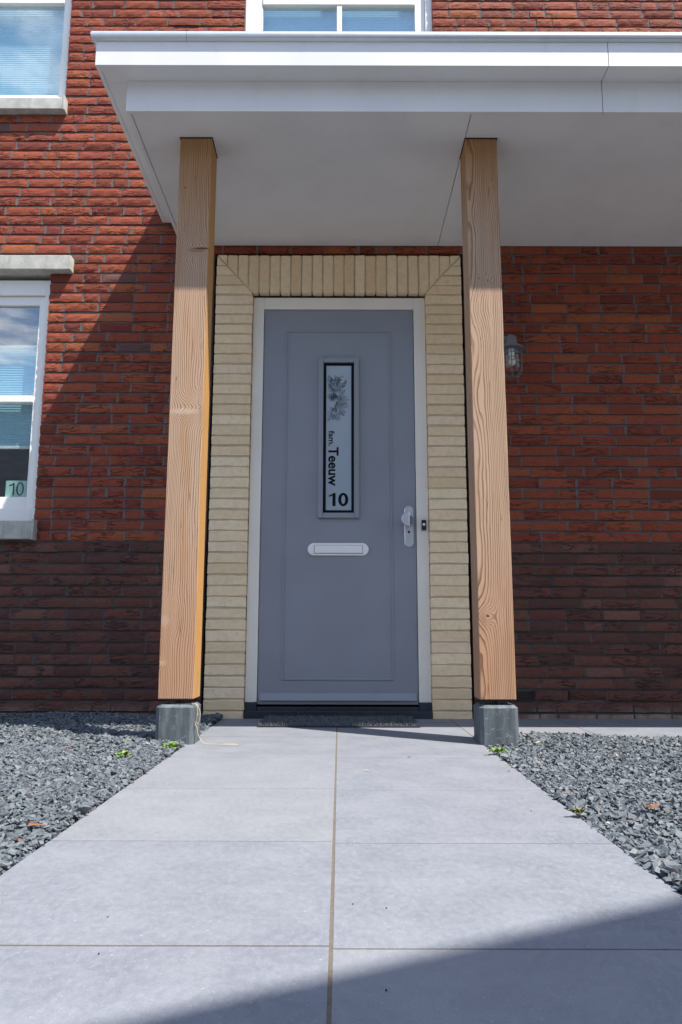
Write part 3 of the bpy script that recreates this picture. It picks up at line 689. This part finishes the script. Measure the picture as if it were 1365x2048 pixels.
# ------------------------------------------------------------------ windows
def window(x0, x1, z0, z1, side, top, bot, sash, s_top, s_bot, rails, mulls, sill, lintel, label, lw=None):
    f = MB(); y0 = .030
    f.box(x0, x0+side, y0, .12, z0, z1); f.box(x1-side, x1, y0, .12, z0, z1); f.box(x0+side, x1-side, y0+.0005, .12, z1-top, z1); f.box(x0+side, x1-side, y0+.0005, .12, z0, z0+bot)
    w = f.build('window', 'white_frame', house, bevel=.003); w['label'] = label
    a, b_, c, d = x0+side+.002, x1-side-.002, z0+bot+.002, z1-top-.002
    s = MB(); s.box(a, a+sash, .050, .10, c, d); s.box(b_-sash, b_, .050, .10, c, d); s.box(a+sash, b_-sash, .0505, .10, d-s_top, d); s.box(a+sash, b_-sash, .0505, .10, c, c+s_bot); s.build('sash', 'white_frame', w, bevel=.003)
    for (r0, r1) in rails: one('glazing_rail', 'white_frame', w, .002, b=(a+sash+.001, b_-sash-.001, .042, .098, r0, r1))
    for (m0, m1) in mulls:
        zs_ = [c+s_bot]+[q for r in rails for q in r]+[d-s_top]
        for q in range(0, len(zs_), 2): one('glazing_bar', 'white_frame', w, .002, b=(m0, m1, .046, .098, zs_[q]+.001, zs_[q+1]-.001))
    xe = [a+sash]+[q for m_ in mulls for q in m_]+[b_-sash]; ze = [c+s_bot]+[q for r in rails for q in r]+[d-s_top]
    for i in range(0, len(xe), 2):
        for k_ in range(0, len(ze), 2): one('pane', 'window_glass', w, b=(xe[i]-.004, xe[i+1]+.004, .070, .074, ze[k_]-.004, ze[k_+1]+.004))
    if sill:
        sb = MB(); sb.box(sill[0], sill[1]-.016, -.050, .115, sill[2], sill[3]-.002); so = sb.build('sill', 'concrete', w, bevel=.004)
        e = MB(); e.box(sill[1]-.0155, sill[1], -.052, .028, sill[2]-.004, sill[3]+.010); e.build('sill_end', 'concrete', w, bevel=.003)
    if lintel: one('lintel', 'concrete', w, .005, b=lintel)
    return w
lowwin = window(-3.2, -1.829, 1.145, 2.69, .034, .098, .075, .040, .060, .073, [(1.892, 1.934)], [], (-3.26, -1.806, 1.026, 1.136), (-3.34, -1.688, -.055, .14, 2.722, 2.817), 'white ground floor window with concrete lintel and sill, half lowered blind')
window(-3.2, -1.817, 3.93, 5.5, .030, .09, .058, .032, .060, .028, [(4.712, 4.765)], [], (-3.26, -1.795, 3.842, 3.924), None, 'white upper window with pale concrete sill and closed blue blind')
window(-.644, .617, 3.93, 5.5, .046, .09, .058, .066, .060, .028, [(4.706, 4.765)], [(-.027, .007)], (-.68, .655, 3.842, 3.924), None, 'white upper window above the canopy, two panes beside a glazing bar')
def blind(x0, x1, z0, z1, label):
    b = MB(); n = int((z1-z0)/.008); pts = [(.1245 if k_ % 2 else .1220, z0+(z1-z0)*k_/n) for k_ in range(n+1)]
    for (ya, a), (yb, c) in zip(pts, pts[1:]): b.quad((x0, ya, a), (x1, ya, a), (x1, yb, c), (x0, yb, c))
    o = tag(empty('pleated_blind', ((x0+x1)/2, .125, z0)), label, 'blind', 'pleated blinds behind the windows')
    b.build('pleated_fabric', 'blind_fabric', o, fix=False); one('rail', 'white_frame', o, .002, b=(x0, x1, .115, .132, z0-.018, z0-.001)); one('rail', 'white_frame', o, .002, b=(x0, x1, .115, .132, z1+.001, z1+.018))
blind(-3.15, -1.875, 1.63, 2.272, 'half lowered pale blue pleated blind in the ground floor window')
blind(-3.15, -1.86, 4.0, 5.40, 'closed pale blue pleated blind in the upper window beside the canopy')
blind(-.59, .565, 4.0, 5.40, 'closed pale blue pleated blind in the upper window above the canopy')
# number plate standing on the lower sash, behind the glass
sg = tag(empty('house_number_sign', (-1.982, .078, 1.296)), 'small pale green plate reading 10 inside the ground floor window', 'sign')
one('plate', 'number_plate', sg, .001, b=(-2.047, -1.9185, .0785, .0815, 1.2965, 1.402))
digits_ten(-2.026, 1.310, .092, .080, .0095, .0780, sg)

# ------------------------------------------------------------------ porch canopy
can = tag(empty('porch_canopy', (.5, -.65, 2.91)), 'white flat porch canopy with stepped fascia and grey metal edge trim', 'canopy')
CX1 = 4.1; ZS, ZL, ZU, ZT = 2.910, 3.069, 3.191, 3.234; XL, XU = -1.015, -1.136; YL, YU = -1.244, -1.346
GAP = .0016; J1, J2 = .620, 1.240
for x0, x1 in ((XL+.022, J1-GAP), (J1+GAP, CX1)): one('soffit_panel', 'white_panel', can, .001, b=(x0, x1, YL+.021, -.003, ZS+.003, ZS+.018))
for x0, x1 in ((XL, J2-GAP), (J2+GAP, CX1)): one('lower_fascia', 'white_panel', can, .0012, b=(x0, x1, YL, YL+.0195, ZS, ZL-.0005))
one('lower_fascia', 'white_panel', can, .0012, b=(XL, XL+.0195, YL+.0205, -.004, ZS, ZL-.0005))
for x0, x1 in ((XU+.0205, J2-GAP), (J2+GAP, CX1)): one('eave_panel', 'white_panel', can, .001, b=(x0, x1, YU+.0200, YL-.0008+.01, ZL+.0004, ZL+.012))
one('eave_panel', 'white_panel', can, .001, b=(XU+.0205, XL+.008, YL+.0100, -.004, ZL+.0004, ZL+.012))
for x0, x1 in ((XU, J2-GAP), (J2+GAP, CX1)): one('upper_fascia', 'white_panel', can, .0012, b=(x0, x1, YU, YU+.0195, ZL-.001, ZU))
one('upper_fascia', 'white_panel', can, .0012, b=(XU, XU+.0195, YU+.0200, -.004, ZL-.001, ZU))
core = MB(); core.box(XL+.024, CX1-.01, YL+.024, -.006, ZS+.020, ZL-.002); core.box(XU+.024, CX1-.01, YU+.024, -.006, ZL+.014, ZU+.01); core.build('core', 'black_gap', can)
def trim_prof(n=9):
    # rolled front edge: (out, z)
    pts = [(0, ZU+.0008)]; 
    for q in range(n): a = math.radians(-70+160*q/(n-1)); pts.append((.010+.0125*math.cos(a), ZU+.024+.019*math.sin(a)))
    return pts+[(-.02, ZT+.011), (-.02, ZU+.0008)]
def trim_run(name, path_pts, outs):
    b = MB(); pr = trim_prof(); n = len(pr)
    for (x, y), (ox, oy) in zip(path_pts, outs):
        for (o, z) in pr: b.v.append((x+ox*o, y+oy*o, z))
    for i in range(len(path_pts)-1):
        for k_ in range(n): j = (k_+1) % n; b.f.append((i*n+k_, i*n+j, (i+1)*n+j, (i+1)*n+k_)); b.mi.append(0)
    b.f.append(tuple(range(n))); b.mi.append(0); b.f.append(tuple((len(path_pts)-1)*n+k_ for k_ in range(n))); b.mi.append(0)
    return b.build(name, 'zinc_trim', can)
XS = -.715
trim_run('edge_trim', [(XU, -.004), (XU, YU), (XS-.001, YU)], [(-1, 0), (-1, -1), (0, -1)])
trim_run('edge_trim', [(XS+.001, YU), (CX1, YU)], [(0, -1), (0, -1)])
one('roof_membrane', 'black_plastic', can, b=(XU+.03, CX1-.02, YU+.03, -.006, ZU+.0105, ZU+.03))
# far end of the canopy stands on the neighbours' side, out of the picture: one more post there
# ------------------------------------------------------------------ posts and footings
wood('fir_knotty', [(.095, 2.335-.19, .13, .040, .060, 0), (-.07, 2.27-.19, .06, .05, -.03, 0), (.045, 2.318-.19, .085, .0095, .0, 1.0), (.025, 2.310-.19, .090, .028, .0, .35), (.10, 1.52-.19, .14, .055, .055, 0), (-.01, 1.50-.19, .10, .022, .0, -.35), (-.10, .55-.19, .10, .07, .040, 0), (-.065, .53-.19, .04, .04, .0, -.18), (-.065, .345-.19, .03, .02, .012, -.18), (-.045, 2.64-.19, .012, .008, .006, .8)],
     (.34, .22, .05, .0066), (2.62, 1.95, True), True, .3)
wood('fir_flat', [(-.040, .555-.19, .030, .030, .030, 0), (-.038, .553-.19, .014, .014, .0, .9), (-.045, .55-.19, .07, .10, .020, 0), (.012, 2.155-.19, .022, .022, .016, 0), (.012, 2.155-.19, .008, .008, 0, .8), (.006, 2.188-.19, .016, .016, .012, 0), (.006, 2.188-.19, .007, .007, 0, .8), (-.05, 1.55-.19, .03, .16, .016, 0), (-.03, 2.02-.19, .05, .09, .022, 0), (.0, 2.5-.19, .06, .06, .012, 0)],
     (-.075, -.010, .055, .0070), (2.75, 2.1, True), False, 2.1)
def post(xc, label, flabel, mat, zb=.191):
    s = .0785; yc = -1.05+s; b = MB(); b.box(xc-s, xc+s, yc-s, yc+s, zb, ZS+.002)
    p = b.build('wooden_post', mat, None, loc=(xc, yc, zb), bevel=.0035); tag(p, label, 'post', 'wooden posts carrying the canopy')
    c = MB(); ring = .010; c.box(xc-s-ring*.35, xc+s+ring*.35, yc-s-ring*.35, yc+s+ring*.35, ZS-.0025, ZS+.0024); c.build('top_gasket', 'black_gap', p)
    f = MB(); f.lathe(xc, yc, [(.0, .160), (.022, .160), (.022, .192), (.0, .192)], 14); f.box(xc-.05, xc+.05, yc-.05, yc+.05, .1845, .1905); f.build('post_foot', 'black_plastic', p)
    # bevelled concrete footing
    b = MB(); h = .086; ch = .018; B0 = -.045; B1 = .168
    def oc(h, ch, z): return [(xc+a, yc+c_, z) for a, c_ in ((-h+ch, -h), (h-ch, -h), (h, -h+ch), (h, h-ch), (h-ch, h), (-h+ch, h), (-h, h-ch), (-h, -h+ch))]
    R = [oc(h, ch, B0), oc(h, ch, B1-.012), oc(h-.013, ch*.75, B1)]
    for q in R: b.v += q
    for k_ in range(2):
        for i in range(8): j = (i+1) % 8; b.f.append((k_*8+i, k_*8+j, (k_+1)*8+j, (k_+1)*8+i)); b.mi.append(0)
    b.f.append(tuple(16+i for i in range(8))); b.mi.append(0); b.f.append(tuple(reversed(range(8)))); b.mi.append(0)
    tag(b.build('concrete_footing', 'blue_concrete', None, loc=(xc, yc, B0), bevel=.0014), flabel, 'footing', 'concrete footings under the posts')
post(-.7185, 'knotty fir post with a dark split knot, on the footing with twine', 'blue grey concrete footing with loose twine hanging from its top', 'fir_knotty')
post(.6985, 'fir post with flame grain and a round low knot, beside the wall lamp', 'blue grey concrete footing beside the ventilation grille and tile strip', 'fir_flat')

# ------------------------------------------------------------------ wall lamp
LXc, LYc = 1.034, -.125
lamp = tag(empty('wall_lamp', (LXc, 0, 2.2)), 'grey caged bulkhead lamp with clear glass on the red brick wall', 'lamp')
b = MB(); b.lathe(LXc, LYc, [(.0, 2.262), (.018, 2.260), (.030, 2.250), (.034, 2.215), (.046, 2.200), (.080, 2.176), (.081, 2.172), (.060, 2.178), (.0, 2.180)], 28); b.build('hood', 'lamp_grey', lamp, smooth=True)
b = MB(); b.tube([(LXc, -.002, 2.262), (LXc, -.05, 2.272), (LXc, -.10, 2.262), (LXc, LYc, 2.240)], [.02, .019, .019, .02], 12); b.prism(rot_pts(LXc, 2.262, .045, 24), -.016, -.003, .003); b.build('bracket', 'lamp_grey', lamp, smooth=False)
b = MB(); b.lathe(LXc, LYc, [(.052, 2.178), (.052, 2.060), (.047, 2.040), (.034, 2.025), (.015, 2.017), (.0, 2.016)], 28); b.build('glass_jar', 'lamp_glass', lamp, smooth=True)
b = MB(); b.lathe(LXc, LYc, [(.0, 2.178), (.017, 2.178), (.017, 2.140), (.013, 2.136), (.0, 2.134)], 16); b.build('lamp_holder', 'letter_white', lamp, smooth=True)
b = MB(); b.lathe(LXc, LYc, [(.011, 2.136), (.018, 2.118), (.024, 2.100), (.022, 2.085), (.012, 2.074), (.0, 2.071)], 18); b.build('bulb', 'bulb_glass', lamp, smooth=True)
b = MB()
for q in range(6):
    a = math.radians(15+60*q); prof = [(.066, 2.176), (.067, 2.07), (.062, 2.035), (.045, 2.010), (.02, 2.0)]
    b.tube([(LXc+r_*math.cos(a), LYc+r_*math.sin(a), z) for r_, z in prof], .0022, 6)
for z, r_ in ((2.135, .0675), (2.085, .0675), (2.0005, .020)): b.tube([(LXc+r_*math.cos(2*math.pi*q/24), LYc+r_*math.sin(2*math.pi*q/24), z) for q in range(24)], .0022, 6, close=True)
b.build('cage', 'lamp_grey', lamp, smooth=True)

# ------------------------------------------------------------------ door mat
mat_o = tag(empty('door_mat', (0, -.235, 0)), 'black ribbed rubber door mat lying before the threshold', 'mat')
one('mat_base', 'rubber', mat_o, .003, b=(-.424, .420, -.432, -.030, .001, .0085))
b = MB()
for j in range(21):
    for i in range(62):
        x = -.416+i*.0134+(.0065 if j % 2 else 0)+random.gauss(0, .0008); y = -.425+j*.0190+random.gauss(0, .0008); h = .022+random.gauss(0, .003); lean = random.gauss(0, .003)
        b.quad((x-.0032, y-.005, .008), (x+.0032, y-.005, .008), (x+.0026+lean, y-.001, h), (x-.0026+lean, y-.001, h)); b.quad((x+.0032, y+.005, .008), (x-.0032, y+.005, .008), (x-.0026+lean, y+.001, h), (x+.0026+lean, y+.001, h))
        b.quad((x-.0026+lean, y-.001, h), (x+.0026+lean, y-.001, h), (x+.0026+lean, y+.001, h), (x-.0026+lean, y+.001, h)); b.quad((x+.0032, y-.005, .008), (x+.0032, y+.005, .008), (x+.0026+lean, y+.001, h), (x+.0026+lean, y-.001, h)); b.quad((x-.0032, y+.005, .008), (x-.0032, y-.005, .008), (x-.0026+lean, y-.001, h), (x-.0026+lean, y+.001, h))
tag(b.build('mat_bristles', 'bristle', mat_o, fix=False), kind='stuff')

# ------------------------------------------------------------------ twine on the footing
def smoothpath(P, n=6):
    P = [Vector(p) for p in P]; out = []
    for i in range(len(P)-1):
        p0, p1, p2, p3 = P[max(0, i-1)], P[i], P[i+1], P[min(len(P)-1, i+2)]
        for k_ in range(n):
            t = k_/n; out.append(.5*((2*p1)+(p2-p0)*t+(2*p0-5*p1+4*p2-p3)*t*t+(3*p1-p0-3*p2+p3)*t**3))
    return out+[P[-1]]
tw = MB(); tw.tube(smoothpath([(-.75, -1.00, .170), (-.68, -1.035, .171), (-.637, -1.04, .172), (-.624, -1.045, .160), (-.622, -1.045, .12), (-.629, -1.05, .09), (-.621, -1.05, .07), (-.612, -1.05, .035), (-.585, -1.06, .006), (-.53, -1.065, .0025), (-.47, -1.085, .0025), (-.44, -1.075, .0025), (-.455, -1.06, .0025), (-.50, -1.075, .005)]), .0013, 6)
tw.tube(smoothpath([(-.637, -1.032, .172), (-.625, -1.035, .165), (-.612, -1.04, .14), (-.610, -1.045, .11), (-.618, -1.045, .085), (-.625, -1.05, .10), (-.616, -1.055, .13)]), .0012, 6)
tag(tw.build('twine', 'twine', smooth=True), 'loose pale twine hanging off a footing onto the path', 'twine')

# ------------------------------------------------------------------ weeds, leaves, crumbs
def ground_pt(px, py, z=0.0):
    c, s = math.cos(PITCH), math.sin(PITCH); u, v = (px-680)/1500, -(py-1024)/1500; d = Vector((u, c-v*s, s+v*c)); return CAM+d*((z-CAM.z)/d.z)
def leaf_blade(b, o, ang, up, L, W, curl=.3):
    u = Vector((math.cos(ang)*math.cos(up), math.sin(ang)*math.cos(up), math.sin(up))); v = Vector((-math.sin(ang), math.cos(ang), 0)); w = u.cross(v)
    prof = [(0, .12), (.25, .8), (.55, 1), (.8, .65), (1, .05)]; prev = None
    for t, wd in prof:
        c = o+u*L*t-w*(-1)*0+Vector((0, 0, -curl*L*t*t)); a, d = c+v*W*wd/2+Vector((0, 0, W*wd*.18)), c-v*W*wd/2+Vector((0, 0, W*wd*.18))
        if prev: b.quad(prev[0], prev[1], c, a); b.quad(prev[1], prev[2], d, c)
        prev = (a, c, d)
def weed(px, py, n, size, mat, label):
    o = ground_pt(px, py, .012); b = MB()
    for k_ in range(n): leaf_blade(b, o+Vector((random.gauss(0, size*.35), random.gauss(0, size*.2), 0)), random.uniform(0, 6.28), random.uniform(.15, 1.1), size*random.uniform(.5, 1), size*.38, .3)
    t = tag(empty('weed', o), label, 'weed', 'weeds in the gravel'); b.build('foliage', mat, t, fix=False)
    s = MB(); s.tube([o+Vector((0, 0, -.02)), o+Vector((.001, 0, .006))], .0015, 5); s.build('stem', mat, t)
weed(345, 1495, 26, .042, 'weed_leaf', 'bright green weed in the gravel before the twine footing')
weed(246, 1512, 20, .038, 'weed_leaf', 'bright green weed alone out in the gravel beside the pink petal')
weed(996, 1503, 22, .036, 'weed_leaf', 'bright green weed at the path edge beside the footing near the grille')
weed(1158, 1624, 18, .030, 'dull_leaf', 'dull brownish green weed at the path edge below dry orange leaf')
def litter(name, px, py, L, W, ang, mat, label, cat, group=None, z=.022, n=1):
    o = ground_pt(px, py, z); b = MB()
    for k_ in range(n): leaf_blade(b, o+Vector((random.gauss(0, L*.2*(n > 1)), random.gauss(0, L*.2*(n > 1)), 0)), ang+k_*1.3, random.uniform(.1, .45), L*random.uniform(.8, 1.1), W, .25)
    ob = b.build(name, mat, None, loc=tuple(o), fix=False); tag(ob, label, cat, group)
litter('dry_leaf', 1298, 1614, .030, .020, .4, 'dry_leaf', 'curled orange brown leaf lying on gravel near the dull weed', 'leaf', 'fallen leaves', n=2)
litter('dry_leaf', 1222, 1646, .022, .010, 2.2, 'pale_leaf', 'small pale brown leaf on gravel between path and orange leaf', 'leaf', 'fallen leaves')
litter('dry_leaf', 62, 1655, .038, .016, .5, 'dry_leaf', 'long burnt orange leaf on the gravel under the window', 'leaf', 'fallen leaves', n=2)
litter('dry_leaf', 40, 1684, .018, .014, 1.5, 'dry_leaf', 'small brown leaf scrap beside the long burnt orange leaf', 'leaf', 'fallen leaves')
litter('dry_leaf', 1072, 1485, .036, .018, .1, 'pale_leaf', 'pale tan leaf on the gravel beside the footing near the grille', 'leaf', 'fallen leaves')
litter('dry_leaf', 1236, 1510, .020, .012, 1.1, 'pale_leaf', 'pale tan leaf scrap out in the gravel before the tile strip', 'leaf', 'fallen leaves')
litter('petal', 136, 1496, .030, .022, .9, 'pink_petal', 'dark pink petal lying on the gravel', 'petal')
litter('twig', 1024, 1530, .040, .006, 1.2, 'pale_leaf', 'pale woody sliver leaning at the path edge by the weed', 'twig')
litter('crumb', 816, 1514, .022, .007, .2, 'dark_speck', 'dark crumb of leaf lying on the path tile', 'litter', z=.003)
litter('crumb', 728, 1541, .026, .006, 0, 'pale_leaf', 'pale flake on the path tile near the middle joint', 'litter', z=.002)
for px, py in ((708, 1808), (218, 1835), (1064, 1621), (200, 1908), (775, 1980), (775, 1816)):
    o = ground_pt(px, py, .0012); b = MB(); s = random.uniform(.0010, .0017); b.prism([(o.x-s, o.z-.001), (o.x+s*.7, o.z-.001), (o.x+s, o.z+.001), (o.x-s*.6, o.z+.0012)], o.y-s*.6, o.y+s*.7)
    tag(b.build('grit', 'dark_speck', None, loc=tuple(o)), 'dark grain of grit lying on the path tiles', 'grit', 'grit on the path')

# ------------------------------------------------------------------ houses across the way (the gabled one shades the path, the dark roofed one shows in the panes)
def plain_house(name, label, x0, x1, y0, y1, ze, zr, axis, over=.0, roofmat='dark_roof', wallmat='render_white', face=None):
    h = tag(empty(name, ((x0+x1)/2, (y0+y1)/2, -.06)), label, 'house')
    w = MB(); e = .12
    if axis == 'y':
        xm = (x0+x1)/2
        for y, rev in ((y0, 0), (y1, 1)): w.quad((x0, y, -.06), (x1, y, -.06), (x1, y, ze-e), (xm, y, zr-e), (x0, y, ze-e))
        for x in (x0, x1): w.quad((x, y0, -.06), (x, y1, -.06), (x, y1, ze-e), (x, y0, ze-e))
    else:
        ym = (y0+y1)/2
        for x in (x0, x1): w.quad((x, y0, -.06), (x, y1, -.06), (x, y1, ze-e), (x, ym, zr-e), (x, y0, ze-e))
        for y in (y0, y1): w.quad((x0, y, -.06), (x1, y, -.06), (x1, y, ze-e), (x0, y, ze-e))
    w.build('wall', wallmat, h)
    r = MB(); gable_roof(r, x0-over, x1+over, y0-over, y1+over, ze-(over*(zr-ze)/((x1-x0)/2) if axis == 'y' else over*(zr-ze)/((y1-y0)/2)), zr, .16, axis); r.build('roof', roofmat, h)
    for (xa, xb, za, zb) in (face or []):
        f = MB(); ring_frame(f, xa, xb, za, zb, .07, y1+.002, y1+.05); win = f.build('window', 'white_frame', h); one('pane', 'window_glass', win, b=(xa+.07, xb-.07, y1+.012, y1+.018, za+.07, zb-.07))
    return h
plain_house('gabled_house', 'gable fronted house behind the photographer, shading the path', 1.318, 9.318, -15, -5.022, 4.5, 4.5+4*.945, 'y', face=[(3.2, 4.6, 1.0, 2.4), (6.0, 7.4, 1.0, 2.4), (4.6, 6.0, 4.0, 5.4)])
plain_house('row_house', 'dark roofed house across the street, reflected in the window', -22, -6.2, -27, -18, 4.4, 9.2, 'x', face=[(-14, -12.4, 1, 2.6), (-10.5, -9, 1, 2.6)])
plain_house('row_house', 'unseen row house with brown front across from the porch, blocking low sky', -6.0, 6.5, -31, -22, 5.6, 9.8, 'x', wallmat='red_render', face=[(-4, -2.4, 1, 2.6), (1, 2.6, 1, 2.6), (-4, -2.4, 3.6, 5), (1, 2.6, 3.6, 5)])  # these unseen rows are added to block low sky from the porch wall
plain_house('row_house', 'unseen end row house beyond the gable fronted house, blocking low sky', 6.7, 30, -31, -22, 5.6, 9.8, 'x', wallmat='red_render', face=[(10, 11.6, 1, 2.6), (16, 17.6, 1, 2.6)])
plain_house('row_house', 'unseen far row house past the dark roofed one, blocking low sky', -44, -22.3, -27, -18, 5.6, 9.8, 'x', wallmat='red_render', face=[(-30, -28.4, 1, 2.6)])
